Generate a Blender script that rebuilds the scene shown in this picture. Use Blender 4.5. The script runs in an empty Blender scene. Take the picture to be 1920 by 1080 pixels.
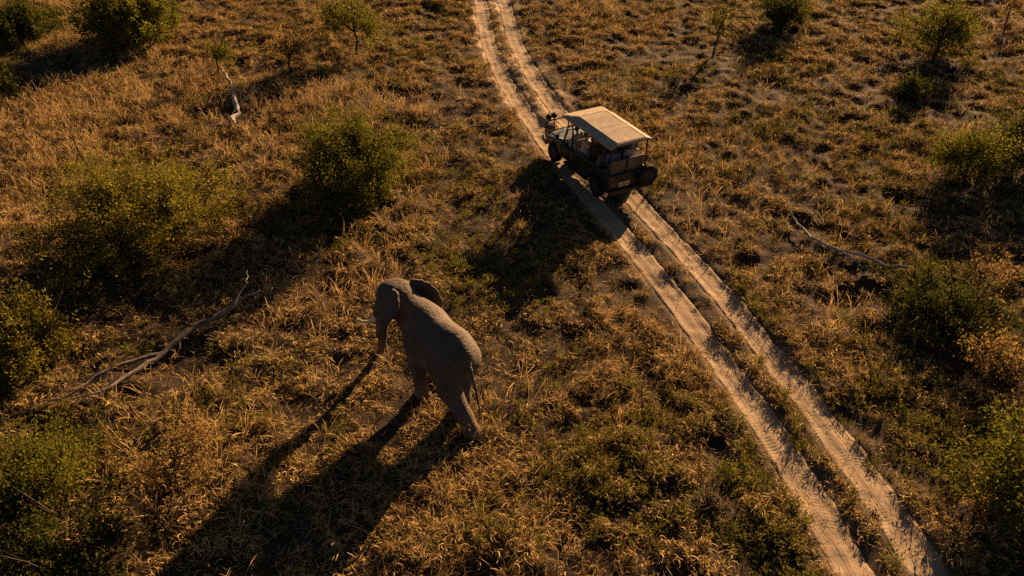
import bpy, bmesh, math, random
import numpy as np
from mathutils import Vector, Matrix

# ------------------------------------------------------------------ camera, sky, sun, exposure
S = bpy.context.scene
COL = S.collection
cam_data = bpy.data.cameras.new('camera')
cam_data.lens = 27.19; cam_data.sensor_width = 36.0
cam_data.clip_start = 0.1; cam_data.clip_end = 6000
cam = bpy.data.objects.new('camera', cam_data); COL.objects.link(cam)
cam.location = (0, 0, 15.0)
cam.rotation_euler = (math.radians(90 - 36.2), 0, 0)
S.camera = cam

SUN_EL, SUN_AZ = math.radians(16.2), math.radians(29.5)
w = bpy.data.worlds.new('World'); S.world = w; w.use_nodes = True
nt = w.node_tree
sky = nt.nodes.new('ShaderNodeTexSky'); sky.sky_type = 'NISHITA'; sky.sun_disc = False
sky.sun_elevation = SUN_EL; sky.sun_rotation = SUN_AZ
sky.altitude = 300; sky.air_density = 0.8; sky.dust_density = 2.0; sky.ozone_density = 1.0
nt.links.new(sky.outputs[0], nt.nodes['Background'].inputs[0])
nt.nodes['Background'].inputs[1].default_value = 0.0155      # golden hour, close to dusk

sd = bpy.data.lights.new('sun', 'SUN'); sd.energy = 5.0; sd.angle = math.radians(0.6)
sd.color = (1.0, 0.61, 0.295)
sun = bpy.data.objects.new('sun', sd); COL.objects.link(sun)
Ldir = Vector((math.sin(SUN_AZ)*math.cos(SUN_EL), math.cos(SUN_AZ)*math.cos(SUN_EL), math.sin(SUN_EL)))
sun.rotation_euler = (-Ldir).to_track_quat('-Z', 'Y').to_euler()
sun.location = (20, 60, 40)

S.view_settings.view_transform = 'Standard'; S.view_settings.look = 'None'
S.view_settings.exposure = 1.75; S.view_settings.gamma = 1.0
S.view_settings.use_curve_mapping = False
S.cycles.use_denoising = False
S.cycles.max_bounces = 4; S.cycles.diffuse_bounces = 2; S.cycles.sample_clamp_indirect = 4.0; S.cycles.transparent_max_bounces = 6

# ------------------------------------------------------------------ noise
def _hash(ix, iy, s):
    h = (ix.astype(np.int64)*374761393 + iy.astype(np.int64)*668265263 + s*974711) & 0xffffffff
    h = ((h ^ (h >> 13))*1274126177) & 0xffffffff
    h = (h ^ (h >> 16)) & 0xffffffff
    return h/4294967295.0
def vnoise(x, y, s=0):
    x = np.asarray(x, float); y = np.asarray(y, float)
    ix = np.floor(x); iy = np.floor(y); fx = x-ix; fy = y-iy
    fx = fx*fx*(3-2*fx); fy = fy*fy*(3-2*fy)
    a = _hash(ix, iy, s); b = _hash(ix+1, iy, s); c = _hash(ix, iy+1, s); d = _hash(ix+1, iy+1, s)
    return (a*(1-fx)+b*fx)*(1-fy)+(c*(1-fx)+d*fx)*fy
def fbm(x, y, s=0, o=3):
    t = 0; a = 0.5; n = 0
    for i in range(o):
        t = t+a*vnoise(x*2**i, y*2**i, s+i*17); n += a; a *= .5
    return t/n

# ------------------------------------------------------------------ mesh helpers
def new_obj(name, me, mat, parent=None):
    o = bpy.data.objects.new(name, me); COL.objects.link(o)
    if mat is not None:
        for m in (mat if isinstance(mat, (list, tuple)) else [mat]): me.materials.append(m)
    if parent is not None: o.parent = parent
    return o
def mesh_np(name, V, F, smooth=True):
    """V (n,3), F (m,k) all faces of the same size."""
    V = np.asarray(V, np.float32); F = np.asarray(F, np.int32)
    me = bpy.data.meshes.new(name)
    me.vertices.add(len(V)); me.vertices.foreach_set('co', V.ravel())
    m, k = F.shape
    me.loops.add(m*k); me.loops.foreach_set('vertex_index', F.ravel())
    me.polygons.add(m)
    me.polygons.foreach_set('loop_start', np.arange(0, m*k, k, dtype=np.int32))
    me.polygons.foreach_set('loop_total', np.full(m, k, np.int32))
    me.polygons.foreach_set('use_smooth', np.full(m, smooth, bool))
    me.update(calc_edges=True)
    return me
def set_attr(me, name, vals, domain='POINT', typ='FLOAT'):
    a = me.attributes.new(name, typ, domain)
    a.data.foreach_set('value' if typ != 'FLOAT_VECTOR' else 'vector', np.asarray(vals, np.int32 if typ == 'INT' else np.float32).ravel())

class MB:
    def __init__(self): self.v = []; self.f = []
    def add(self, V, F):
        b = len(self.v); self.v += [tuple(p) for p in V]; self.f += [tuple(i+b for i in q) for q in F]; return self
    def box(self, c, s, rot=None):
        V = []
        for dx in (-.5, .5):
            for dy in (-.5, .5):
                for dz in (-.5, .5):
                    p = Vector((dx*s[0], dy*s[1], dz*s[2]))
                    if rot is not None: p = rot @ p
                    V.append(p+Vector(c))
        return self.add(V, [(0, 1, 3, 2), (4, 6, 7, 5), (0, 4, 5, 1), (2, 3, 7, 6), (0, 2, 6, 4), (1, 5, 7, 3)])
    def tube(self, pts, r, n=6, cap=True):
        pts = [Vector(p) for p in pts]
        if not isinstance(r, (list, tuple)): r = [r]*len(pts)
        V = []; F = []; up = None
        for i, p in enumerate(pts):
            d = (pts[min(i+1, len(pts)-1)]-pts[max(i-1, 0)]).normalized()
            if up is None:
                up = Vector((0, 0, 1)) if abs(d.z) < .9 else Vector((1, 0, 0))
            s = d.cross(up).normalized(); up = s.cross(d).normalized()
            for k in range(n):
                a = 2*math.pi*k/n
                V.append(p+(s*math.cos(a)+up*math.sin(a))*r[i])
        for i in range(len(pts)-1):
            for k in range(n):
                k2 = (k+1) % n
                F.append((i*n+k, i*n+k2, (i+1)*n+k2, (i+1)*n+k))
        if cap:
            F.append(tuple(range(n-1, -1, -1))); F.append(tuple((len(pts)-1)*n+k for k in range(n)))
        return self.add(V, F)
    def prism(self, poly, y0, y1):
        """polygon of (x, z) points extruded along y."""
        n = len(poly)
        V = [(x, y0, z) for x, z in poly]+[(x, y1, z) for x, z in poly]
        F = [tuple(range(n-1, -1, -1)), tuple(range(n, 2*n))]
        F += [(i, (i+1) % n, n+(i+1) % n, n+i) for i in range(n)]
        return self.add(V, F)
    def lathe(self, prof, c, axis='y', n=24):
        """prof: list of (radius, along) closed ring revolved round an axis."""
        V = []; F = []; m = len(prof)
        for k in range(n):
            a = 2*math.pi*k/n
            for r, h in prof:
                if axis == 'y': V.append((c[0]+r*math.cos(a), c[1]+h, c[2]+r*math.sin(a)))
                elif axis == 'x': V.append((c[0]+h, c[1]+r*math.cos(a), c[2]+r*math.sin(a)))
                else: V.append((c[0]+r*math.cos(a), c[1]+r*math.sin(a), c[2]+h))
        for k in range(n):
            k2 = (k+1) % n
            for i in range(m):
                i2 = (i+1) % m
                F.append((k*m+i, k*m+i2, k2*m+i2, k2*m+i))
        return self.add(V, F)
    def build(self, name, mat, parent=None, bevel=0.0, smooth=False, seg=2):
        me = bpy.data.meshes.new(name); me.from_pydata([tuple(p) for p in self.v], [], self.f); me.update()
        bm = bmesh.new(); bm.from_mesh(me)
        bmesh.ops.recalc_face_normals(bm, faces=bm.faces)
        if bevel > 0:
            es = [e for e in bm.edges if e.is_manifold and e.calc_face_angle(0) > .5]
            bmesh.ops.bevel(bm, geom=es, offset=bevel, segments=seg, profile=.5, affect='EDGES', clamp_overlap=True)
        if smooth:
            for f in bm.faces: f.smooth = True
        bm.to_mesh(me); bm.free()
        if smooth:
            try: me.set_sharp_from_angle(angle=math.radians(40))
            except Exception: pass
        return new_obj(name, me, mat, parent)

def empty(name, loc=(0, 0, 0), rz=0):
    o = bpy.data.objects.new(name, None); COL.objects.link(o)
    o.location = loc; o.rotation_euler = (0, 0, rz); o.empty_display_size = .3
    return o
def tag(o, label, cat, group=None):
    o['label'] = label; o['category'] = cat
    if group: o['group'] = group
    return o

# ------------------------------------------------------------------ materials
def mat(name):
    m = bpy.data.materials.new(name); m.use_nodes = True
    nt = m.node_tree; b = nt.nodes['Principled BSDF']
    return m, nt, b
def N(nt, t, **kw):
    n = nt.nodes.new(t)
    for k, v in kw.items(): setattr(n, k, v)
    return n
def ramp(nt, fac, stops):
    r = N(nt, 'ShaderNodeValToRGB'); e = r.color_ramp.elements
    e[0].position, e[0].color = stops[0][0], (*stops[0][1], 1)
    e[1].position, e[1].color = stops[-1][0], (*stops[-1][1], 1)
    for p, c in stops[1:-1]:
        q = e.new(p); q.color = (*c, 1)
    nt.links.new(fac, r.inputs[0]); return r.outputs[0]
def noise(nt, scale, detail=4, rough=.6, coord=None):
    n = N(nt, 'ShaderNodeTexNoise'); n.inputs['Scale'].default_value = scale
    n.inputs['Detail'].default_value = detail; n.inputs['Roughness'].default_value = rough
    if coord is not None: nt.links.new(coord, n.inputs['Vector'])
    return n.outputs['Fac']
def bump(nt, b, h, strength, dist=.02):
    n = N(nt, 'ShaderNodeBump'); n.inputs['Strength'].default_value = strength; n.inputs['Distance'].default_value = dist
    nt.links.new(h, n.inputs['Height']); nt.links.new(n.outputs[0], b.inputs['Normal'])
def mixc(nt, fac, a, b, typ='MIX'):
    n = N(nt, 'ShaderNodeMix', data_type='RGBA', blend_type=typ)
    if isinstance(fac, float): n.inputs[0].default_value = fac
    else: nt.links.new(fac, n.inputs[0])
    for s, v in ((6, a), (7, b)):
        if isinstance(v, tuple): n.inputs[s].default_value = (*v, 1)
        else: nt.links.new(v, n.inputs[s])
    return n.outputs[2]
def math_n(nt, op, a, b=None):
    n = N(nt, 'ShaderNodeMath', operation=op)
    for i, v in enumerate((a, b)):
        if v is None: continue
        if isinstance(v, (int, float)): n.inputs[i].default_value = v
        else: nt.links.new(v, n.inputs[i])
    return n.outputs[0]

def simple_mat(name, c1, c2, rough=.6, scale=6, metal=0, bmp=0, coat=0, spec=.5):
    m, nt, b = mat(name)
    tc = N(nt, 'ShaderNodeTexCoord').outputs['Object']
    f = noise(nt, scale, 5, .6, tc)
    nt.links.new(ramp(nt, f, [(.35, c1), (.68, c2)]), b.inputs['Base Color'])
    b.inputs['Roughness'].default_value = rough; b.inputs['Metallic'].default_value = metal
    b.inputs['Coat Weight'].default_value = coat; b.inputs['Specular IOR Level'].default_value = spec
    if bmp: bump(nt, b, noise(nt, scale*6, 4, .6, tc), bmp, .01)
    return m

def soil_mat():
    m, nt, b = mat('soil')
    p = N(nt, 'ShaderNodeNewGeometry').outputs['Position']
    f = noise(nt, .35, 6, .62, p); g = noise(nt, 5, 6, .7, p)
    c = ramp(nt, f, [(.3, (.026, .019, .013)), (.5, (.042, .029, .019)), (.72, (.072, .050, .032))])
    c = mixc(nt, math_n(nt, 'MULTIPLY', g, .6), c, (.028, .020, .014))
    v = N(nt, 'ShaderNodeTexVoronoi'); v.inputs['Scale'].default_value = 16; nt.links.new(p, v.inputs['Vector'])
    peb = ramp(nt, v.outputs['Distance'], [(.10, (1, 1, 1)), (.16, (0, 0, 0))])
    c = mixc(nt, math_n(nt, 'MULTIPLY', peb, math_n(nt, 'GREATER_THAN', noise(nt, 1.3, 2, .5, p), .58)), c, (.20, .155, .115))
    c = mixc(nt, N(nt, 'ShaderNodeAttribute', attribute_name='sand').outputs['Fac'], c, (.40, .29, .19))
    nt.links.new(c, b.inputs['Base Color']); b.inputs['Roughness'].default_value = .95; b.inputs['Specular IOR Level'].default_value = .1
    h = math_n(nt, 'ADD', noise(nt, 9, 8, .7, p), math_n(nt, 'MULTIPLY', noise(nt, 40, 3, .6, p), .4))
    bump(nt, b, h, .9, .05)
    return m
def track_mat():
    m, nt, b = mat('track_dust')
    p = N(nt, 'ShaderNodeNewGeometry').outputs['Position']
    uv = N(nt, 'ShaderNodeUVMap').outputs[0]
    sx = N(nt, 'ShaderNodeSeparateXYZ'); nt.links.new(uv, sx.inputs[0])
    u, v = sx.outputs[0], sx.outputs[1]            # u metres along, v -1..1 across
    f = noise(nt, .9, 5, .6, p)
    c = ramp(nt, f, [(.3, (.24, .178, .120)), (.55, (.33, .25, .17)), (.75, (.42, .325, .228))])
    c = mixc(nt, math_n(nt, 'MULTIPLY', noise(nt, 11, 5, .7, p), .25), c, (.24, .17, .11))
    # faint wheel polish lines along the rut
    mp = N(nt, 'ShaderNodeMapping'); mp.inputs['Scale'].default_value = (.5, 9, 1); nt.links.new(uv, mp.inputs[0])
    st = noise(nt, 1.0, 4, .6, mp.outputs[0])
    c = mixc(nt, ramp(nt, st, [(.52, (0, 0, 0)), (.7, (.55, .55, .55))]), c, (.25, .175, .12))
    nt.links.new(c, b.inputs['Base Color']); b.inputs['Roughness'].default_value = .95; b.inputs['Specular IOR Level'].default_value = .1
    # tyre tread prints: chevrons, broken up by noise
    ch = math_n(nt, 'ADD', math_n(nt, 'MULTIPLY', u, 62), math_n(nt, 'MULTIPLY', math_n(nt, 'ABSOLUTE', v), 9))
    tr = math_n(nt, 'MULTIPLY', math_n(nt, 'SINE', ch), ramp(nt, noise(nt, 1.7, 3, .6, p), [(.50, (0, 0, 0)), (.66, (1, 1, 1))]))
    h = math_n(nt, 'ADD', math_n(nt, 'MULTIPLY', tr, .13), math_n(nt, 'ADD', math_n(nt, 'MULTIPLY', noise(nt, 7, 6, .55, p), .6), math_n(nt, 'MULTIPLY', st, .9)))
    bump(nt, b, h, .7, .035)
    return m
def blade_mat(name, stops, trans=.45, nscale=.55, hue=None, nw=.62, sw=.40):
    m, nt, b = mat(name)
    p = N(nt, 'ShaderNodeNewGeometry').outputs['Position']
    at = N(nt, 'ShaderNodeAttribute', attribute_name='shade').outputs['Fac']
    f = math_n(nt, 'ADD', math_n(nt, 'MULTIPLY', noise(nt, nscale, 4, .65, p), nw), math_n(nt, 'MULTIPLY', at, sw))
    c = ramp(nt, f, stops)
    if hue:
        g = ramp(nt, noise(nt, .22, 3, .6, p), [(.53, (0, 0, 0)), (.66, (1, 1, 1))])
        c = mixc(nt, math_n(nt, 'MULTIPLY', g, .8), c, mixc(nt, 1.0, c, (.68, .84, .60), 'MULTIPLY'))
    d = N(nt, 'ShaderNodeBsdfDiffuse'); t = N(nt, 'ShaderNodeBsdfTranslucent'); mx = N(nt, 'ShaderNodeMixShader')
    nt.links.new(c, d.inputs[0]); nt.links.new(c, t.inputs[0]); mx.inputs[0].default_value = trans
    nt.links.new(d.outputs[0], mx.inputs[1]); nt.links.new(t.outputs[0], mx.inputs[2])
    nt.links.new(mx.outputs[0], nt.nodes['Material Output'].inputs[0]); nt.nodes.remove(b)
    return m

M = {}
M['soil'] = soil_mat(); M['track'] = track_mat()
M['grass'] = blade_mat('dry_grass', [(.32, (.045, .030, .013)), (.50, (.13, .082, .032)), (.64, (.38, .24, .085)), (.78, (.64, .44, .17)), (.94, (.74, .56, .27))], .34, .75, (.26, .22, .06), .55, .62)
M['stalk'] = blade_mat('grass_stalk', [(.3, (.30, .19, .08)), (.55, (.52, .35, .15)), (.8, (.66, .47, .24))], .34, .7)
M['forb'] = blade_mat('green_forb', [(.3, (.06, .058, .012)), (.5, (.15, .138, .025)), (.75, (.27, .235, .045))], .4, .8)
def leaf_mat(name, dark, mid, light, trans=.42):
    return blade_mat(name, [(.3, dark), (.52, mid), (.78, light)], trans, 1.1)
M['leaf_olive'] = leaf_mat('leaf_olive', (.045, .052, .008), (.13, .13, .018), (.27, .235, .036))
M['leaf_dark'] = leaf_mat('leaf_dark', (.026, .034, .008), (.066, .072, .014), (.15, .14, .026))
M['leaf_yellow'] = leaf_mat('leaf_yellow', (.06, .054, .009), (.17, .148, .022), (.34, .275, .048))
M['leaf_dry'] = leaf_mat('leaf_dry', (.15, .09, .03), (.28, .18, .06), (.40, .28, .11))
M['bark'] = simple_mat('bark', (.045, .035, .026), (.11, .085, .062), .9, 9, bmp=.5, spec=.1)
M['deadwood'] = simple_mat('deadwood', (.19, .165, .15), (.42, .38, .345), .85, 7, bmp=.6, spec=.15)
M['deadwood_shaded'] = simple_mat('deadwood_shaded', (.06, .052, .046), (.22, .19, .17), .85, 5, bmp=.7, spec=.15)  # darker dead wood: the shade over the log is put into its colour

# ------------------------------------------------------------------ the wheel track and the lie of the land
RUT_L = np.array([(-2.28, 53.1), (-1.82, 48.53), (-1.14, 42.79), (-0.39, 38.78), (0.51, 34.7), (1.3, 31.34), (2.21, 28.82), (3.11, 26.29), (4.04, 23.59), (5.31, 19.91), (5.92, 17.78), (6.44, 15.93), (7.15, 12.52), (7.57, 9.88)])
RUT_R = np.array([(-0.43, 53.1), (0.0, 47.49), (0.54, 42.79), (1.25, 38.78), (2.25, 35.01), (3.32, 31.67), (4.19, 28.63), (5.03, 25.88), (5.87, 23.59), (6.86, 19.91), (7.52, 17.78), (8.06, 15.93), (8.74, 12.52), (9.17, 9.88)])
_yn = lambda y: (np.asarray(y, float)-31)/22
_pc = np.polyfit(np.r_[_yn(RUT_L[:, 1]), _yn(RUT_R[:, 1])], np.r_[RUT_L[:, 0]+.83, RUT_R[:, 0]-.83], 5)
def track_x(y):
    yc = np.clip(y, 8.5, 54.5)
    e = 1e-2
    return np.polyval(_pc, _yn(yc)) + (np.asarray(y)-yc)*(np.polyval(_pc, _yn(yc+e))-np.polyval(_pc, _yn(yc-e)))/(2*e)
def track_d(x, y):
    """signed distances across the track to the left and right rut centre."""
    y = np.asarray(y, float); x = np.asarray(x, float)
    sl = (track_x(y+.2)-track_x(y-.2))/.4; c = 1/np.sqrt(1+sl*sl)
    d = (x-track_x(y))*c
    wob = (fbm(y*.35, y*0+3.3, 5)-.5)*.16
    return d+.79-wob, d-.79-wob
def flat_mask(x, y):
    a = np.hypot(x+1.9, (y-15.5)); b = np.hypot(x-3.3, y-28.4)
    return np.clip((np.minimum(a-2.6, b-3.4))/2.5, 0, 1)
def land(x, y):
    x = np.asarray(x, float); y = np.asarray(y, float)
    h = (fbm(x*.11+3, y*.11, 1)-.5)*.5+(fbm(x*.55, y*.55, 2)-.5)*.16
    dl, dr = track_d(x, y)
    near = np.exp(-(np.minimum(abs(dl), abs(dr))/.75)**2)
    h = h*flat_mask(x, y)*(1-.6*near)
    hum = vnoise(x*1.9, y*1.9, 21)*.6+vnoise(x*.95+9, y*.95, 24)*.4
    return h+(hum-.45)*.46*(1-.9*near)*(.35+.65*flat_mask(x, y))+(fbm(x*3.4, y*3.4, 4)-.5)*.10*(1-.7*near)
def rut_prof(d, wdt): return 1/(1+(np.abs(d)/wdt)**6)
def ground_z(x, y):
    dl, dr = track_d(x, y)
    bank = .035*(np.exp(-((np.abs(dl)-.62)/.14)**2)+np.exp(-((np.abs(dr)-.62)/.14)**2))
    return land(x, y)+bank-.16*np.maximum(rut_prof(dl, .46), rut_prof(dr, .46))
def gz(x, y): return float(ground_z(np.array([x]), np.array([y]))[0])

def axis_lines(lo, hi, step, far):
    a = list(np.arange(lo, hi, step)); s = step
    x = a[-1]
    while x < far: s *= 1.35; x += s; a.append(x)
    s = step; x = a[0]; pre = []
    while x > -far: s *= 1.35; x -= s; pre.append(x)
    return np.array(pre[::-1]+a)
gx = axis_lines(-38, 38, .13, 3000); gy = axis_lines(6, 60, .13, 3000)
XX, YY = np.meshgrid(gx, gy)
ZZ = ground_z(XX, YY)
nx, ny = len(gx), len(gy)
I = np.arange(nx*ny).reshape(ny, nx)
F = np.stack([I[:-1, :-1], I[:-1, 1:], I[1:, 1:], I[1:, :-1]], -1).reshape(-1, 4)
ground = new_obj('ground', mesh_np('ground', np.stack([XX, YY, ZZ], -1).reshape(-1, 3), F), M['soil'])
ground['kind'] = 'structure'
def sandy(x, y):
    dl, dr = track_d(x, y); q = np.minimum(np.abs(dl), np.abs(dr))
    n = np.clip((fbm(x*.8, y*.8, 91)-.47)*6, 0, 1)*np.clip((y-27)/6, 0, 1)
    return np.clip(np.exp(-(q/.95)**4)*n*.9+np.exp(-(q/.62)**6)*.45*fbm(x*1.5, y*1.5, 92), 0, 1)
set_attr(ground.data, 'sand', sandy(XX, YY).ravel())

def rut_strip(side):
    ys = np.arange(5, 66, .09); vs = np.linspace(-1, 1, 15)
    V = []; UV = []
    sl = (track_x(ys+.2)-track_x(ys-.2))/.4; c = 1/np.sqrt(1+sl*sl)
    wob = (fbm(ys*.35, ys*0+3.3, 5)-.5)*.16
    wid = .53+.10*(fbm(ys*.8, ys*0+side*7, 9)-.5)+.05*(fbm(ys*3, ys*0+side*3, 8)-.5)
    for v in vs:
        d = v*wid
        x = track_x(ys)+(side*.79+wob)/c+d*c; y = ys-d*sl*c*0
        q = abs(v)
        z = land(x, y)-.10*rut_prof(d, .43)+.035*(fbm(x*3.1, y*3.1, 31)-.5)-.11*np.clip((q-.66-.16*fbm(x*2.2, y*2.2, 37))/.26, 0, 1)**1.5+.012*np.exp(-(d/.07)**2)
        V.append(np.stack([x, y, z], -1)); UV.append(np.stack([ys*np.sqrt(1+0*ys), ys*0+v], -1))
    V = np.array(V); UV = np.array(UV); k, n = V.shape[:2]
    I = np.arange(k*n).reshape(k, n)
    F = np.stack([I[:-1, :-1], I[1:, :-1], I[1:, 1:], I[:-1, 1:]], -1).reshape(-1, 4)
    return V.reshape(-1, 3), F, UV.reshape(-1, 2)
a = rut_strip(-1); b = rut_strip(1)
Vt = np.r_[a[0], b[0]]; Ft = np.r_[a[1], b[1]+len(a[0])]; UVt = np.r_[a[2], b[2]]
me = mesh_np('dirt_track', Vt, Ft)
uvl = me.uv_layers.new(name='UVMap'); uvl.data.foreach_set('uv', UVt[Ft.ravel()].astype(np.float32).ravel())
tr = new_obj('dirt_track', me, M['track']); tr['kind'] = 'structure'

# ------------------------------------------------------------------ signed distance modelling (bodies as one skin)
def sd_cone(P, a, b, ra, rb):
    a = np.array(a, np.float32); b = np.array(b, np.float32); ab = b-a
    t = np.clip(((P-a)@ab)/max(float(ab@ab), 1e-9), 0, 1)
    return np.sqrt(((P-a-t[..., None]*ab)**2).sum(-1))-(ra+(rb-ra)*t)
def sd_ell(P, c, r, R=None):
    q = P-np.array(c, np.float32)
    if R is not None: q = q@np.array(R, np.float32)      # world -> local
    r = np.array(r, np.float32)
    k0 = np.sqrt(((q/r)**2).sum(-1)); k1 = np.sqrt(((q/(r*r))**2).sum(-1))+1e-6
    return k0*(k0-1)/k1
def smin(a, b, k):
    h = np.clip(k-np.abs(a-b), 0, None)/k
    return np.minimum(a, b)-h*h*k*.25
def surface_net(fn, lo, hi, res):
    ax = [np.arange(lo[i], hi[i]+res, res, dtype=np.float32) for i in range(3)]
    G = np.stack(np.meshgrid(*ax, indexing='ij'), -1)
    D = fn(G); n = D.shape
    s = D < 0
    acc = np.zeros((n[0]-1, n[1]-1, n[2]-1, 3), np.float32); cnt = np.zeros(acc.shape[:3], np.float32)
    offs = [(i, j, k) for i in (0, 1) for j in (0, 1) for k in (0, 1)]
    sl = lambda o: tuple(slice(o[d], n[d]-1+o[d]) for d in range(3))
    for o in offs:
        for d in range(3):
            if o[d]: continue
            o2 = list(o); o2[d] = 1; o2 = tuple(o2)
            A, B = D[sl(o)], D[sl(o2)]
            x = (A < 0) != (B < 0)
            t = np.where(x, A/np.where(x, A-B, 1), 0)
            p = np.zeros(acc.shape, np.float32); p[...] = o; p[..., d] = t
            acc += p*x[..., None]; cnt += x
    act = cnt > 0
    idx = np.full(act.shape, -1, np.int64); idx[act] = np.arange(act.sum())
    ii = np.argwhere(act)
    V = (ii+acc[act]/cnt[act][:, None])*res+np.array(lo)
    Q = []
    for d in range(3):
        e, f = [(1, 2), (2, 0), (0, 1)][d]
        o = [slice(1, n[0]-1)]*3; a = [slice(0 if q == d else 1, n[q]-1) for q in range(3)]
        b = list(a); b[d] = slice(1, n[d])
        A, B = s[tuple(a)], s[tuple(b)]
        for sgn in (True, False):
            x = np.argwhere((A != B) & (A == sgn))
            if not len(x): continue
            x[:, [q for q in range(3) if q != d]] += 1
            def cell(de, df):
                y = x.copy(); y[:, e] += de; y[:, f] += df
                return idx[y[:, 0], y[:, 1], y[:, 2]]
            q4 = np.stack([cell(-1, -1), cell(0, -1), cell(0, 0), cell(-1, 0)], -1)
            Q.append(q4 if sgn else q4[:, ::-1])
    Q = np.concatenate(Q); Q = Q[(Q >= 0).all(1)]
    return V, Q
def relax(V, Q, it=2, k=.5):
    for _ in range(it):
        acc = np.zeros_like(V); c = np.zeros(len(V))
        for i in range(4):
            for j in (1, 3):
                np.add.at(acc, Q[:, i], V[Q[:, (i+j) % 4]]); np.add.at(c, Q[:, i], 1)
        V = V+(acc/np.maximum(c, 1)[:, None]-V)*k
    return V
# ------------------------------------------------------------------ elephant
def skin_mat():
    m, nt, b = mat('elephant_skin')
    tc = N(nt, 'ShaderNodeTexCoord').outputs['Object']
    f = noise(nt, 1.4, 6, .62, tc); g = noise(nt, 9, 5, .7, tc)
    c = ramp(nt, f, [(.3, (.066, .051, .039)), (.55, (.106, .083, .063)), (.75, (.165, .128, .096))])
    c = mixc(nt, math_n(nt, 'MULTIPLY', g, .45), c, (.060, .045, .033))
    # dust thrown over the back: a colour of the hide that follows height on the body
    sp = N(nt, 'ShaderNodeSeparateXYZ'); nt.links.new(tc, sp.inputs[0])
    dst = math_n(nt, 'MULTIPLY', ramp(nt, sp.outputs[2], [(.0, (.55, .55, .55)), (.8, (.05, .05, .05))]), noise(nt, 3, 4, .6, tc))
    c = mixc(nt, dst, c, (.27, .17, .10))
    nt.links.new(c, b.inputs['Base Color']); b.inputs['Roughness'].default_value = .82; b.inputs['Specular IOR Level'].default_value = .28
    mp = N(nt, 'ShaderNodeMapping'); mp.inputs['Scale'].default_value = (5, 5, 16); nt.links.new(tc, mp.inputs[0])
    wr = noise(nt, 1, 5, .65, mp.outputs[0])
    v = N(nt, 'ShaderNodeTexVoronoi', feature='DISTANCE_TO_EDGE'); v.inputs['Scale'].default_value = 38; nt.links.new(tc, v.inputs['Vector'])
    h = math_n(nt, 'ADD', math_n(nt, 'MULTIPLY', wr, .45), math_n(nt, 'MULTIPLY', ramp(nt, v.outputs['Distance'], [(0, (0, 0, 0)), (.12, (1, 1, 1))]), .14))
    wv = N(nt, 'ShaderNodeTexWave', wave_type='BANDS', bands_direction='Z'); nt.links.new(tc, wv.inputs['Vector'])
    for kk, vv in (('Scale', 3.2), ('Distortion', 9), ('Detail', 3), ('Detail Scale', 1.6)): wv.inputs[kk].default_value = vv
    h = math_n(nt, 'ADD', math_n(nt, 'ADD', h, math_n(nt, 'MULTIPLY', wv.outputs['Fac'], .7)), math_n(nt, 'MULTIPLY', noise(nt, 5, 3, .5, tc), 1.2))
    bump(nt, b, h, .5, .045)
    return m
M['skin_elephant'] = skin_mat()
M['ivory'] = simple_mat('ivory', (.55, .46, .34), (.72, .64, .52), .45, 4)
M['eye'] = simple_mat('eye', (.01, .008, .006), (.02, .015, .01), .15, 4)
M['tail_hair'] = simple_mat('tail_hair', (.012, .010, .009), (.03, .025, .02), .7, 8)

E_LOC, E_HEAD = (-1.95, 15.6), math.radians(39+90)
PIV = np.array((1.08, 0, 2.47)); YAW = math.radians(24)
cy, sy = math.cos(YAW), math.sin(YAW)
RH = np.array([[cy, -sy, 0], [sy, cy, 0], [0, 0, 1]])
def hp(x, y, z): return tuple(RH@np.array((x, y, z))+PIV)
def ear_sd(P, sd):
    """one ear: a curved slab cut by a rounded outline, in head space."""
    q = (P-PIV.astype(np.float32))@RH.astype(np.float32)
    q = q-np.array((.46 if sd > 0 else .40, .34 if sd > 0 else -.30, .40 if sd > 0 else .34), np.float32)
    o = (RH.T@np.array((-.90, .42, -.22))) if sd > 0 else np.array((-.86, -.50, -.16)); o /= np.linalg.norm(o)
    up = (RH.T@np.array((.05, -.50, .86))) if sd > 0 else np.array((.10, 0, 1.0)); up -= o*(o@up); up /= np.linalg.norm(up)
    nn = np.cross(o, up)
    s = q@o.astype(np.float32); t = q@up.astype(np.float32); n = q@nn.astype(np.float32)
    n = n+(.5 if sd > 0 else -1)*(.16*s*s-.03*s+.05*np.sin(t*5+1)*s)
    sc = .26 if sd > 0 else .40; tc = .22 if sd > 0 else .12
    ph = np.arctan2(t+tc, s-sc); rho = np.hypot(t+tc, s-sc)
    ang = np.radians([-180, -135, -100, -75, -40, 0, 35, 65, 100, 135, 180])
    R = np.interp(ph, ang, [.36, .46, .64, .68, .52, .42, .50, .56, .54, .44, .36] if sd > 0 else [.46, .52, .62, .84, .78, .50, .36, .31, .31, .38, .46])
    R = R+.012*np.sin(ph*9)+.008*np.sin(ph*17+1)
    d2 = rho-R
    th = .026+.016*np.exp(-(d2/.05)**2)      # slightly rolled rim
    a = np.abs(n)-th
    return np.maximum(a, d2*.8)+.0
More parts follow.
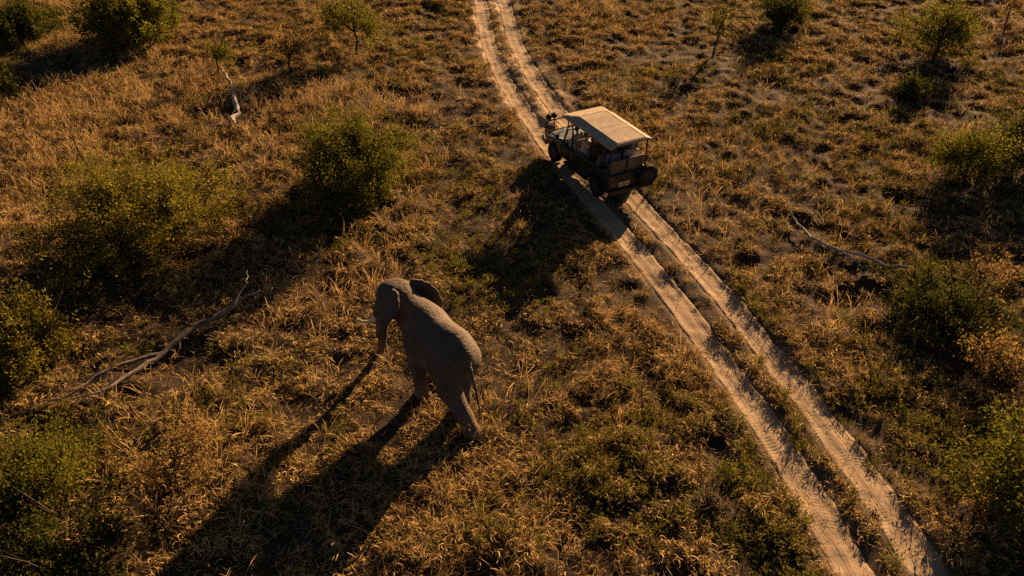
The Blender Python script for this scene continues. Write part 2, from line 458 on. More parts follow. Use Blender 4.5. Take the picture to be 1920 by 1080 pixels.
def elephant_sd(P):
    d = sd_ell(P, (.42, 0, 1.86), (.74, .55, .80))
    d = smin(d, sd_ell(P, (-.22, 0, 1.73), (.94, .67, .78)), .35)
    d = smin(d, sd_ell(P, (-.72, 0, 1.96), (.62, .57, .64)), .35)
    sp = [(.62, 2.36, .27), (.15, 2.30, .26), (-.30, 2.36, .26), (-.70, 2.40, .25), (-1.10, 2.14, .20)]
    for a, b in zip(sp, sp[1:]):
        d = smin(d, sd_cone(P, (a[0], 0, a[1]), (b[0], 0, b[1]), a[2], b[2]), .20)
    legs = [[(.45, .36, 1.6, .38), (.42, .44, 1.05, .235), (.30, .46, .5, .18), (.22, .46, .12, .195)],
            [(.45, -.36, 1.6, .38), (.58, -.40, 1.05, .235), (.55, -.30, .5, .18), (.50, -.24, .12, .195)],
            [(-.80, .32, 1.68, .45), (-1.00, .37, 1.08, .31), (-1.50, .31, .52, .205), (-1.84, .26, .12, .21)],
            [(-.78, -.31, 1.65, .43), (-.68, -.25, 1.02, .30), (-.92, -.08, .5, .20), (-.93, .04, .12, .21)]]
    for L in legs:
        l = None
        for a, b in zip(L, L[1:]):
            c = sd_cone(P, a[:3], b[:3], a[3], b[3]); l = c if l is None else smin(l, c, .12)
        f = L[-1]
        l = smin(l, sd_ell(P, (f[0]+.04, f[1], .10), (.27, .235, .13)), .08)
        d = smin(d, l, .16)
    # neck and head
    d = smin(d, sd_cone(P, (.62, 0, 2.05), hp(.42, 0, .02), .56, .43), .30)
    h = sd_ell(P, hp(.54, 0, .16), (.42, .35, .36), RH)
    for s in (-1, 1):
        h = smin(h, sd_ell(P, hp(.50, s*.14, .37), (.24, .16, .15), RH), .12)
        h = smin(h, sd_ell(P, hp(.62, s*.27, -.10), (.30, .16, .30), RH), .12)
        h = smin(h, sd_ell(P, hp(.82, s*.25, .13), (.14, .08, .09), RH), .10)
        h = smin(h, sd_cone(P, hp(.92, s*.17, -.28), hp(1.12, s*.23, -.60), .15, .10), .10)
    h = smin(h, sd_cone(P, hp(.74, 0, .12), hp(1.02, 0, -.45), .34, .25), .18)
    h = smin(h, sd_cone(P, hp(.62, 0, -.36), hp(.96, 0, -.68), .22, .10), .14)
    tk = [(1.02, 0, -.45, .25), (1.12, .01, -.92, .195), (1.17, .03, -1.42, .15), (1.22, .02, -1.88, .11), (1.33, -.02, -2.18, .085), (1.50, -.08, -2.37, .07)]
    for a, b in zip(tk, tk[1:]):
        h = smin(h, sd_cone(P, hp(*a[:3]), hp(*b[:3]), a[3], b[3]), .07)
    d = smin(d, h, .22)
    for s in (-1, 1): d = smin(d, ear_sd(P, s), .06)
    tl = [(-1.20, 0, 2.16, .10), (-1.42, 0, 1.85, .06), (-1.62, .0, 1.38, .042), (-1.76, .02, .95, .036)]
    for a, b in zip(tl, tl[1:]):
        d = smin(d, sd_cone(P, a[:3], b[:3], a[3], b[3]), .06)
    return np.maximum(d, -P[..., 2]+.0)
Ve, Qe = surface_net(elephant_sd, (-2.25, -1.30, -.06), (2.75, 1.60, 3.2), .0275)
Ve = relax(Ve, Qe, 2, .45)
el = empty('elephant', (E_LOC[0], E_LOC[1], gz(-1.95, 15.6)-.03), E_HEAD)
tag(el, 'grey elephant walking away through dry grass, dust on its back', 'elephant')
new_obj('body', mesh_np('body', Ve, Qe), M['skin_elephant'], el)
for s in (-1, 1):
    pts = [hp(1.06, s*.21, -.55), hp(1.18, s*.27, -.74), hp(1.36, s*.33, -.87), hp(1.54, s*.37, -.89), hp(1.70, s*.38, -.83)]
    MB().tube(pts, [.062, .058, .048, .034, .010], 10).build('tusk', M['ivory'], el, smooth=True)
    c = hp(.86, s*.315, .08); mb = MB()
    mb.lathe([(0.001, -.035), (.022, -.026), (.034, 0), (.022, .026), (.001, .035)], c, 'z', 12); mb.build('eye', M['eye'], el, smooth=True)
rnd = random.Random(4); mb = MB()
for k in range(26):
    a = rnd.uniform(0, 6.28); e = rnd.uniform(.02, .09)
    mb.tube([(-1.76, .02, rnd.uniform(.92, 1.0)), (-1.79+e*.5*math.cos(a), .02+e*.5*math.sin(a), .80), (-1.83+e*math.cos(a), .03+e*math.sin(a), rnd.uniform(.55, .68))], [.008, .007, .002], 3)
mb.build('tail_tuft', M['tail_hair'], el)

# ------------------------------------------------------------------ safari vehicle
M['paint'] = simple_mat('dark_green_paint', (.010, .016, .012), (.020, .027, .020), .38, 3, coat=.25)
M['paint_hood'] = simple_mat('sky_sheen_green_paint', (.10, .105, .088), (.18, .175, .145), .5, 5, coat=.2)  # bonnet paint lightened: sky and sun reflection put into the colour
M['black'] = simple_mat('black_steel', (.006, .006, .006), (.014, .014, .013), .5, 8)
M['rubber'] = simple_mat('tyre_rubber', (.010, .009, .008), (.035, .029, .023), .85, 7, bmp=.3, spec=.2)
M['rim'] = simple_mat('painted_steel_rim', (.02, .02, .019), (.05, .047, .043), .55, 9)
M['canvas'] = simple_mat('beige_canvas', (.29, .235, .178), (.41, .335, .255), .9, 5, bmp=.25, spec=.1)
M['canvas_dark'] = simple_mat('canvas_seam', (.38, .29, .20), (.44, .34, .24), .9, 6, spec=.1)
M['seat'] = simple_mat('seat_canvas', (.15, .11, .072), (.22, .165, .11), .9, 9, bmp=.3, spec=.1)
M['plate'] = simple_mat('number_plate_face', (.60, .46, .20), (.68, .54, .27), .5, 5)
M['plate_mark'] = simple_mat('number_plate_mark', (.28, .09, .03), (.34, .12, .04), .5, 5)
M['red_lens'] = simple_mat('red_lens', (.16, .008, .006), (.22, .012, .008), .2, 5)
M['chrome'] = simple_mat('bright_metal', (.6, .57, .52), (.7, .67, .62), .22, 5, metal=1)
gm, gnt, gb = mat('windscreen_glass')
gb.inputs['Transmission Weight'].default_value = 1; gb.inputs['Roughness'].default_value = .02; gb.inputs['IOR'].default_value = 1.05
gb.inputs['Base Color'].default_value = (.8, .86, .84, 1); M['glass'] = gm

VX, VY, VA = 3.25, 28.62, math.radians(27.3+90)
veh = empty('safari_vehicle', (VX, VY, -.06), VA)
tag(veh, 'open dark green safari vehicle with beige canvas roof driving on the dirt track', 'vehicle')
def arc(cx, cz, r, a0, a1, n=8):
    return [(cx+r*math.cos(math.radians(a0+(a1-a0)*i/n)), cz+r*math.sin(math.radians(a0+(a1-a0)*i/n))) for i in range(n+1)]
FA, RA, WR = 1.66, -1.66, .41
# body tub: side panels with wheel arches, floor, bulkhead
for s in (-1, 1):
    y0, y1 = (.80, .86) if s > 0 else (-.86, -.80)
    prof = [(-2.55, 1.22), (-2.55, .55)]+arc(RA, .48, .50, 172, 8)+[(.98, .52), (.98, 1.10), (.50, 1.02), (-.02, 1.02), (-.10, 1.22)]
    MB().prism(prof, y0, y1).build('side_panel', M['paint'], veh, .012)
    # front wing over the wheel
    w0, w1 = (.46, .88) if s > 0 else (-.88, -.46)
    prof = [(.99, 1.06), (.99, .55)]+arc(FA, .46, .52, 170, 10)+[(2.24, .62), (2.27, .86), (2.16, 1.00), (1.9, 1.06)]
    MB().prism(prof, w0, w1).build('front_wing', M['paint'], veh, .04, True, 3)
    d = MB(); d.prism([(.94, .58), (.94, 1.06), (.50, .99), (.02, .99), (.02, .58)], y1 if s > 0 else y0-.022, y1+.022 if s > 0 else y0)
    dd = d.build('door', M['paint'], veh, .008)
    MB().box((.10, s*.895, .86), (.15, .03, .035)).build('door_handle', M['chrome'], dd, .008)
    MB().box((1.22, s*.892, .93), (.12, .02, .05)).build('side_indicator', M['chrome'], veh, .006)
    # running board
    MB().box((-.2, s*.88, .44), (1.75, .16, .05)).build('running_board', M['black'], veh, .012)
    MB().tube([(-2.5, s*.83, 1.235), (-.1, s*.83, 1.235)], .025, 8).build('side_rail', M['black'], veh, smooth=True)
mb = MB(); mb.box((-.78, 0, .60), (3.5, 1.58, .08)); mb.build('floor_pan', M['paint'], veh, .01)
MB().box((-2.52, 0, .88), (.06, 1.58, .66)).build('tailgate', M['paint'], veh, .015)
MB().box((.96, 0, .86), (.05, 1.56, .50)).build('bulkhead', M['paint'], veh, .01)
mb = MB(); mb.box((0, .42, .50), (4.6, .10, .14)); mb.box((0, -.42, .50), (4.6, .10, .14)); mb.tube([(FA, -.8, .41), (FA, .8, .41)], .06, 10); mb.tube([(RA, -.8, .41), (RA, .8, .41)], .06, 10); mb.lathe([(.001, -.18), (.16, -.1), (.16, .1), (.001, .18)], (RA, .1, .41), 'y', 14)
mb.build('chassis', M['black'], veh)
# bonnet: crowned sheet tapering to the grille
nxh, nyh = 8, 9; V = []; Fh = []
for i in range(nxh+1):
    t = i/nxh; x = 1.0+1.24*t; hw = .70-.10*t; zt = 1.24-.10*t-.06*t*t
    for j in range(nyh+1):
        v = -1+2*j/nyh; V.append((x, v*hw, zt-.05*abs(v)**3+.025*(1-min(1, abs(v)/.45))))
for i in range(nxh):
    for j in range(nyh):
        a = i*(nyh+1)+j; Fh.append((a, a+1, a+nyh+2, a+nyh+1))
nv = len(V); V2 = [(x, y, .80) for x, y, z in V]
ring = [j for j in range(nyh+1)]+[i*(nyh+1)+nyh for i in range(1, nxh+1)]+[nxh*(nyh+1)+j for j in range(nyh-1, -1, -1)]+[i*(nyh+1) for i in range(nxh-1, 0, -1)]
V += V2
for a, b in zip(ring, ring[1:]+ring[:1]): Fh.append((a, a+nv, b+nv, b))
MB().add(V, Fh).build('bonnet', M['paint_hood'], veh, smooth=True)
g = MB().box((2.255, 0, .86), (.04, 1.14, .36)).build('grille', M['black'], veh, .008)
for k in range(5): MB().box((2.285, 0, .74+k*.06), (.02, .66, .016)).build('grille_bar', M['black'], g)
for s in (-1, 1):
    mb = MB(); mb.lathe([(.001, .0), (.10, .0), (.105, .03), (.07, .05), (.001, .055)], (2.27, s*.46, .88), 'x', 16); mb.build('headlight', M['chrome'], veh, smooth=True)
# bull bar with a pair of spotlights
mb = MB(); mb.box((2.42, 0, .56), (.14, 1.66, .18)); mb.build('front_bumper', M['black'], veh, .03)
mb = MB()
for s in (-1, 1):
    mb.tube([(2.40, s*.74, .6), (2.52, s*.74, .95), (2.52, s*.74, 1.36), (2.49, s*.66, 1.46), (2.48, s*.40, 1.47)], .036, 8)
    mb.tube([(2.42, s*.36, .6), (2.50, s*.36, 1.0), (2.48, s*.36, 1.47)], .028, 8)
mb.tube([(2.48, -.40, 1.47), (2.48, .40, 1.47)], .034, 8); mb.tube([(2.50, -.70, .98), (2.50, .70, .98)], .028, 8)
mb.build('bull_bar', M['black'], veh, smooth=True)
for k, y in enumerate((.64, .38)):
    mb = MB(); mb.lathe([(.001, -.09), (.09, -.07), (.125, .03), (.125, .06), (.001, .065)], (2.44, y, 1.64+.03*k), 'x', 16); mb.tube([(2.47, y, 1.46), (2.44, y, 1.60)], .025, 6)
    mb.build('spotlight', M['rubber'], veh, smooth=True)
MB().tube([(2.44, -.72, 1.32), (1.9, -.84, 1.36), (1.05, -.84, 1.42)], .022, 6).build('wing_rail', M['black'], veh, smooth=True)
MB().tube([(2.47, .80, .60), (2.56, .84, .70), (2.56, .86, .86)], [.075, .085, .05], 10).build('bumper_corner_lamp', M['canvas'], veh, smooth=True)
# windscreen and frames of the front doors
ws = MB()
A = [(1.0, .72, 1.22), (.70, .70, 1.80)]; 
ws.tube([(1.0, .74, 1.20), (.72, .72, 1.78), (.72, -.72, 1.78), (1.0, -.74, 1.20), (1.0, .74, 1.20)], .028, 8)
wf = ws.build('windscreen_frame', M['black'], veh, smooth=True)
p = [(.985, .70, 1.23), (.985, -.70, 1.23), (.722, -.69, 1.76), (.722, .69, 1.76)]
MB().add(p+[(x+.008, y, z+.004) for x, y, z in p], [(0, 1, 2, 3), (7, 6, 5, 4), (0, 4, 5, 1), (1, 5, 6, 2), (2, 6, 7, 3), (3, 7, 4, 0)]).build('windscreen_pane', M['glass'], wf)
MB().box((.92, 0, 1.10), (.22, 1.52, .16)).build('dashboard', M['black'], veh, .03)
# canopy frame
for s in (-1, 1):
    MB().tube([(.98, s*.78, 1.15), (.74, s*.79, 1.75), (.60, s*.79, 2.02), (.42, s*.79, 2.10), (.26, s*.79, 2.04), (.22, s*.80, 1.80), (.22, s*.82, 1.05)], .030, 8).build('door_hoop', M['black'], veh, smooth=True)
    for x in (-1.15, -2.48):
        MB().tube([(x, s*.80, 1.2), (x, s*.82, 2.42)], .028, 8).build('roof_post', M['black'], veh, smooth=True)
    MB().tube([(.22, s*.80, 1.05), (.30, s*.80, 2.42)], .024, 8).build('roof_post', M['black'], veh, smooth=True)
    MB().tube([(.85, s*.82, 2.38), (-2.48, s*.82, 2.41)], .022, 6).build('roof_rail', M['black'], veh, smooth=True)
# canopy: raised flat middle, sloping edges, short valance, cloth thickness
CW = .94; x0, x1 = -2.62, .90; px0, px1 = -2.54, .16; pw = .62
zc, ze, zf = 2.58, 2.45, 2.42
def canopy_z(x, y):
    fy = np.clip((CW-abs(y))/(CW-pw), 0, 1)
    fx = np.clip((x1-x)/(x1-px1), 0, 1) if x > px1 else (.75+.25*np.clip((x-x0)/(px0-x0), 0, 1)) if x < px0 else 1.0
    m = min(fx, fy); e = zf if x > px1 else ze
    sag = -.018*math.sin(math.pi*((x-x0)/(x1-x0)*3 % 1))*m
    return e+(zc-e)*m+sag
xs = sorted(set([round(v, 3) for v in np.linspace(x0, x1, 25)]+[px0, px1])); ysn = sorted(set([round(v, 3) for v in np.linspace(-CW, CW, 15)]+[-pw, pw]))
V = [(x, y, canopy_z(x, y)) for x in xs for y in ysn]; ny_ = len(ysn); Fc = []
for i in range(len(xs)-1):
    for j in range(ny_-1):
        a = i*ny_+j; Fc.append((a, a+1, a+ny_+1, a+ny_))
nv = len(V); ring = [j for j in range(ny_)]+[i*ny_+ny_-1 for i in range(1, len(xs))]+[(len(xs)-1)*ny_+j for j in range(ny_-2, -1, -1)]+[i*ny_ for i in range(len(xs)-2, 0, -1)]
V2 = [(V[r][0]*1.004, V[r][1]*1.006, V[r][2]-.085) for r in ring]
for k in range(len(ring)):
    k2 = (k+1) % len(ring); Fc.append((ring[k], ring[k2], nv+k2, nv+k))
cme = bpy.data.meshes.new('canopy'); cme.from_pydata(V+V2, [], Fc); cme.update()
bm = bmesh.new(); bm.from_mesh(cme); bmesh.ops.recalc_face_normals(bm, faces=bm.faces); bmesh.ops.solidify(bm, geom=bm.faces[:], thickness=.008); bm.to_mesh(cme); bm.free()
can = new_obj('canopy', cme, M['canvas'], veh)
def seam(pts): MB().tube([(x, y, canopy_z(x, y)+.001) for x, y in pts], .008, 5).build('seam', M['canvas_dark'], can)
for xx in (.16, -1.19): seam([(xx, y) for y in np.linspace(-.86, .86, 9)])
for yy in (-pw, pw): seam([(x, yy) for x in np.linspace(-2.54, .16, 7)])
cur = []; ncx, ncz = 26, 6  # added curtain, unseen: keeps the interior dark and closes the shadow gap
for i in range(ncx+1):
    for j in range(ncz+1):
        x = -1.95+2.15*i/ncx; z = 1.24+1.16*j/ncz
        cur.append((x, -.845+.018*math.sin(i*1.7)+.008*math.sin(j*2.1+i), z))
cme = bpy.data.meshes.new('added_shade_curtain'); cme.from_pydata(cur, [], [(i*(ncz+1)+j, (i+1)*(ncz+1)+j, (i+1)*(ncz+1)+j+1, i*(ncz+1)+j+1) for i in range(ncx) for j in range(ncz)]); cme.update()
bm = bmesh.new(); bm.from_mesh(cme); bmesh.ops.solidify(bm, geom=bm.faces[:], thickness=.008); bm.to_mesh(cme); bm.free()
new_obj('added_shade_curtain', cme, M['canvas'], veh)
# seats: two in front, three benches stepped up towards the back
def seat(x, y, wd, z, h=.55):
    st = MB().box((x, y, z-.06), (.46, wd, .14)).build('seat', M['seat'], veh, .035, True, 3)
    rot = Matrix.Rotation(math.radians(-9), 3, 'Y')
    MB().box((x-.26, y, z+h*.5), (.10, wd, h), rot).build('backrest', M['seat'], veh, .035, True, 3)
    MB().box((x, y, (z-.13+.64)*.5), (.40, wd*.92, z-.13-.64)).build('seat_box', M['black'], veh, .01)
for y in (.42, -.42): seat(.42, y, .50, 1.02)
for x, z in ((-.52, 1.14), (-1.30, 1.20)):
    for y in (.41, -.41): seat(x, y, .72, z, .50)
for y in (.41, -.41): seat(-2.14, y, .72, 1.26, .52)
for x, z in ((-.80, 1.66), (-1.58, 1.72)): MB().tube([(x, -.78, z), (x, .78, z)], .022, 8).build('grab_rail', M['black'], veh, smooth=True)
mb = MB(); mb.lathe([(.155, -.012), (.18, -.012), (.18, .012), (.155, .012)], (0, 0, 0), 'x', 18); sw = mb.build('steering_wheel', M['black'], veh); sw.location = (.74, -.42, 1.24); sw.rotation_euler = (0, math.radians(-30), 0)
# wheels
def wheel(name, loc, rz=0.0, parent=veh):
    o = bpy.data.objects.new(name, None)
    return o
def make_wheel(c, axis, out):
    tp = [(.23, -.11), (.33, -.125), (.39, -.115), (.41, -.07), (.415, 0), (.41, .07), (.39, .115), (.33, .125), (.23, .11)]
    t = MB().lathe([(r, h) for r, h in tp], c, axis, 32).build('wheel', M['rubber'], veh, smooth=True)
    o = out
    MB().lathe([(.235, .02*o), (.235, .10*o), (.20, .095*o), (.16, .045*o), (.07, .06*o), (.06, .085*o), (.001, .09*o), (.001, .02*o)], c, axis, 24).build('rim', M['rim'], t, smooth=True)
    mb = MB()
    for k in range(36):
        a = 2*math.pi*k/36
        for s in (-1, 1):
            if axis == 'y': p = (c[0]+.412*math.cos(a+.06*s), c[1]+s*.06, c[2]+.412*math.sin(a+.06*s)); R = Matrix.Rotation(-a, 3, 'Y')
            else: p = (c[0]+s*.06, c[1]+.412*math.cos(a+.06*s), c[2]+.412*math.sin(a+.06*s)); R = Matrix.Rotation(a, 3, 'X') @ Matrix.Rotation(math.radians(90), 3, 'Z')
            mb.box(p, (.022, .09, .035), R)
    mb.build('tread', M['rubber'], t)
for x in (FA, RA):
    for s in (-1, 1): make_wheel((x, s*.76, .415), 'y', s)
make_wheel((-2.72, -.80, 1.00), 'x', -1)
MB().box((-2.60, -.72, .95), (.12, .30, .12)).build('spare_wheel_carrier', M['black'], veh, .01)
MB().box((-2.64, .02, .56), (.12, 1.70, .16)).build('rear_bumper', M['black'], veh, .02)
pl = MB().box((-2.575, .17, .80), (.03, .50, .20)).build('number_plate', M['plate'], veh, .006)
for y, z, a, b in ((.33, .80, .05, .09), (.25, .81, .03, .10), (.17, .80, .06, .08), (.08, .80, .03, .10), (.00, .80, .05, .09)):
    MB().box((-2.592, y, z), (.004, a, b)).build('plate_mark', M['plate_mark'], pl)
for s in (-1, 1): MB().box((-2.56, s*.70, .82), (.04, .09, .18)).build('tail_light', M['red_lens'], veh, .012)
for s in (-1, 1):
    mb = MB(); mb.tube([(.98, s*.80, 1.30), (1.02, s*.98, 1.38)], .012, 5); mb.box((1.02, s*1.04, 1.44), (.03, .14, .20)); mb.build('mirror', M['black'], veh)

# ------------------------------------------------------------------ people seated in the vehicle
M['skin'] = simple_mat('skin', (.30, .17, .11), (.36, .21, .14), .55, 6)
M['hair_brown'] = simple_mat('hair_brown', (.05, .028, .014), (.10, .058, .028), .6, 12)
M['hair_blond'] = simple_mat('hair_blond', (.20, .13, .06), (.28, .19, .09), .6, 12)
M['hair_dark'] = simple_mat('hair_dark', (.012, .010, .008), (.03, .022, .016), .6, 12)
M['cloth_cream'] = simple_mat('cloth_cream', (.44, .39, .33), (.56, .50, .43), .9, 8)
M['cloth_khaki'] = simple_mat('cloth_khaki', (.16, .13, .085), (.22, .18, .12), .9, 8)
M['cloth_blue'] = simple_mat('cloth_blue', (.10, .135, .175), (.15, .19, .24), .9, 8)
M['cloth_grey'] = simple_mat('cloth_grey', (.24, .25, .27), (.34, .35, .37), .9, 8)
M['cloth_white'] = simple_mat('cloth_white', (.36, .34, .31), (.46, .43, .40), .9, 8)
M['denim'] = simple_mat('denim', (.05, .07, .11), (.09, .12, .17), .9, 8)
def person(x, y, z, lean, turn, shirt, trousers, hair, label, longhair=False):
    """seated figure facing +x; the seat surface is at height z of the vehicle."""
    cl, sl = math.cos(lean), math.sin(lean)
    def tp(px, py, pz):    # torso points tip forward about the hips
        return (px*cl+pz*sl, py, -px*sl+pz*cl)
    o = np.array((.02, 0, .12))
    def T(px, py, pz): q = tp(px, py, pz); return (q[0]+o[0], q[1]+o[1], q[2]+o[2])
    neck, head = T(.0, 0, .52), T(.03, 0, .68)
    arms = []
    for s in (-1, 1):
        sh = T(0, s*.19, .45); elb = T(.10, s*.26, .20); hd = (.40, s*.15, .20); arms.append((sh, elb, hd))
    legs = [((.0, s*.10, .09), (.42, s*.12, .11), (.44, s*.12, -.32), (.56, s*.12, -.36)) for s in (-1, 1)]
    def sd_legs(P, e):
        d = sd_ell(P, (0, 0, .11), (.17+e, .19+e, .13+e))
        for h, k, a, t in legs:
            d = smin(d, sd_cone(P, h, k, .088+e, .062+e), .05); d = smin(d, sd_cone(P, k, a, .060+e, .042+e), .04)
        return d
    def sd_torso(P, e):
        d = sd_cone(P, T(0, 0, 0), T(0, 0, .22), .135+e, .12+e)
        d = smin(d, sd_ell(P, T(.01, 0, .33), (.125+e, .18+e, .17+e)), .08)
        for a in arms:
            d = smin(d, sd_cone(P, a[0], a[1], .062+e, .046+e), .06)
        return d
    def body(P):
        d = smin(sd_legs(P, 0), sd_torso(P, 0), .08)
        for a in arms: d = smin(d, sd_cone(P, a[1], a[2], .043, .030), .03); 
        for a in arms: d = smin(d, sd_ell(P, (a[2][0]+.03, a[2][1], a[2][2]-.005), (.05, .042, .02)), .02)
        for l in legs: d = smin(d, sd_cone(P, l[2], l[3], .045, .035), .03)
        d = smin(d, sd_cone(P, neck, head, .055, .05), .05)
        hd = np.array(head)
        d = smin(d, sd_ell(P, hd+(0, 0, .03), (.095, .078, .115)), .03)
        d = smin(d, sd_ell(P, hd+(.05, 0, -.05), (.045, .045, .05)), .03)
        d = smin(d, sd_ell(P, hd+(.098, 0, -.01), (.018, .014, .025)), .012)
        for s in (-1, 1): d = smin(d, sd_ell(P, hd+(0, s*.08, 0), (.02, .012, .032)), .01)
        return d
    lo, hi = (-.32, -.42, -.48), (.85, .42, 1.05)
    p = empty('person')
    V, Q = surface_net(body, lo, hi, .019); V = relax(V, Q, 1)
    mbf = MB()
    for a, s in zip(arms, (-1, 1)):          # fingers and thumb
        hx, hy, hz = a[2]
        for k, L in enumerate((.060, .072, .068, .052)):
            yy = hy+s*(.030-.019*k)*-1
            mbf.tube([(hx+.055, yy, hz), (hx+.055+L*.55, yy, hz-.010), (hx+.055+L*.85, yy, hz-.040)], [.009, .008, .006], 5)
        mbf.tube([(hx+.02, hy-s*.036, hz), (hx+.055, hy-s*.062, hz-.012), (hx+.075, hy-s*.066, hz-.03)], [.010, .009, .007], 5)
    me = bpy.data.meshes.new('body'); nb = len(V)
    me.from_pydata([tuple(v) for v in V]+[tuple(v) for v in mbf.v], [], [tuple(q) for q in Q]+[tuple(i+nb for i in f) for f in mbf.f]); me.update()
    me.polygons.foreach_set('use_smooth', np.ones(len(me.polygons), bool))
    new_obj('body', me, M['skin'], p)
    top = T(0, 0, .47)
    def clip_sh(P):
        return np.maximum(sd_torso(P, .014), P[..., 2]-top[2]-.04)
    V, Q = surface_net(clip_sh, lo, hi, .019); V = relax(V, Q, 1); new_obj('shirt', mesh_np('shirt', V, Q), shirt, p)
    V, Q = surface_net(lambda P: np.maximum(sd_legs(P, .013), -P[..., 2]-.28), lo, hi, .019); V = relax(V, Q, 1); new_obj('trousers', mesh_np('trousers', V, Q), trousers, p)
    hd = np.array(head)
    def hr(P):
        d = sd_ell(P, hd+(-.015, 0, .055), (.108, .092, .108))
        d = np.maximum(d, -sd_ell(P, hd+(.10, 0, -.02), (.085, .075, .10)))
        if longhair: d = smin(d, sd_ell(P, hd+(-.075, 0, -.08), (.05, .085, .16)), .05)
        return d
    V, Q = surface_net(hr, hd-.3, hd+.3, .016); V = relax(V, Q, 1); new_obj('hair', mesh_np('hair', V, Q), hair, p)
    wm = Matrix.Translation((VX, VY, -.06)) @ Matrix.Rotation(VA, 4, 'Z') @ Matrix.Translation((x, y, z)) @ Matrix.Rotation(turn, 4, 'Z')
    p.location = wm.translation; p.rotation_euler = (0, 0, VA+turn)
    tag(p, label, 'person', 'people riding in the safari vehicle')
person(.40, -.42, 1.03, .02, 0, M['cloth_khaki'], M['cloth_khaki'], M['hair_dark'], 'driver in khaki at the steering wheel of the safari vehicle')
person(.40, .42, 1.03, .15, .1, M['cloth_grey'], M['cloth_grey'], M['hair_dark'], 'person in grey in the front seat beside the driver')
person(-.50, .44, 1.15, .30, .35, M['cloth_cream'], M['cloth_grey'], M['hair_brown'], 'person in a cream shirt leaning forward in the row behind the driver')
person(-2.10, .38, 1.27, .06, -.2, M['cloth_blue'], M['denim'], M['hair_brown'], 'person in a pale blue shirt with brown hair on the rearmost seat', True)
person(-2.10, -.44, 1.27, -.02, -.3, M['cloth_white'], M['denim'], M['hair_blond'], 'fair-haired person in white on the rearmost seat above the spare wheel')
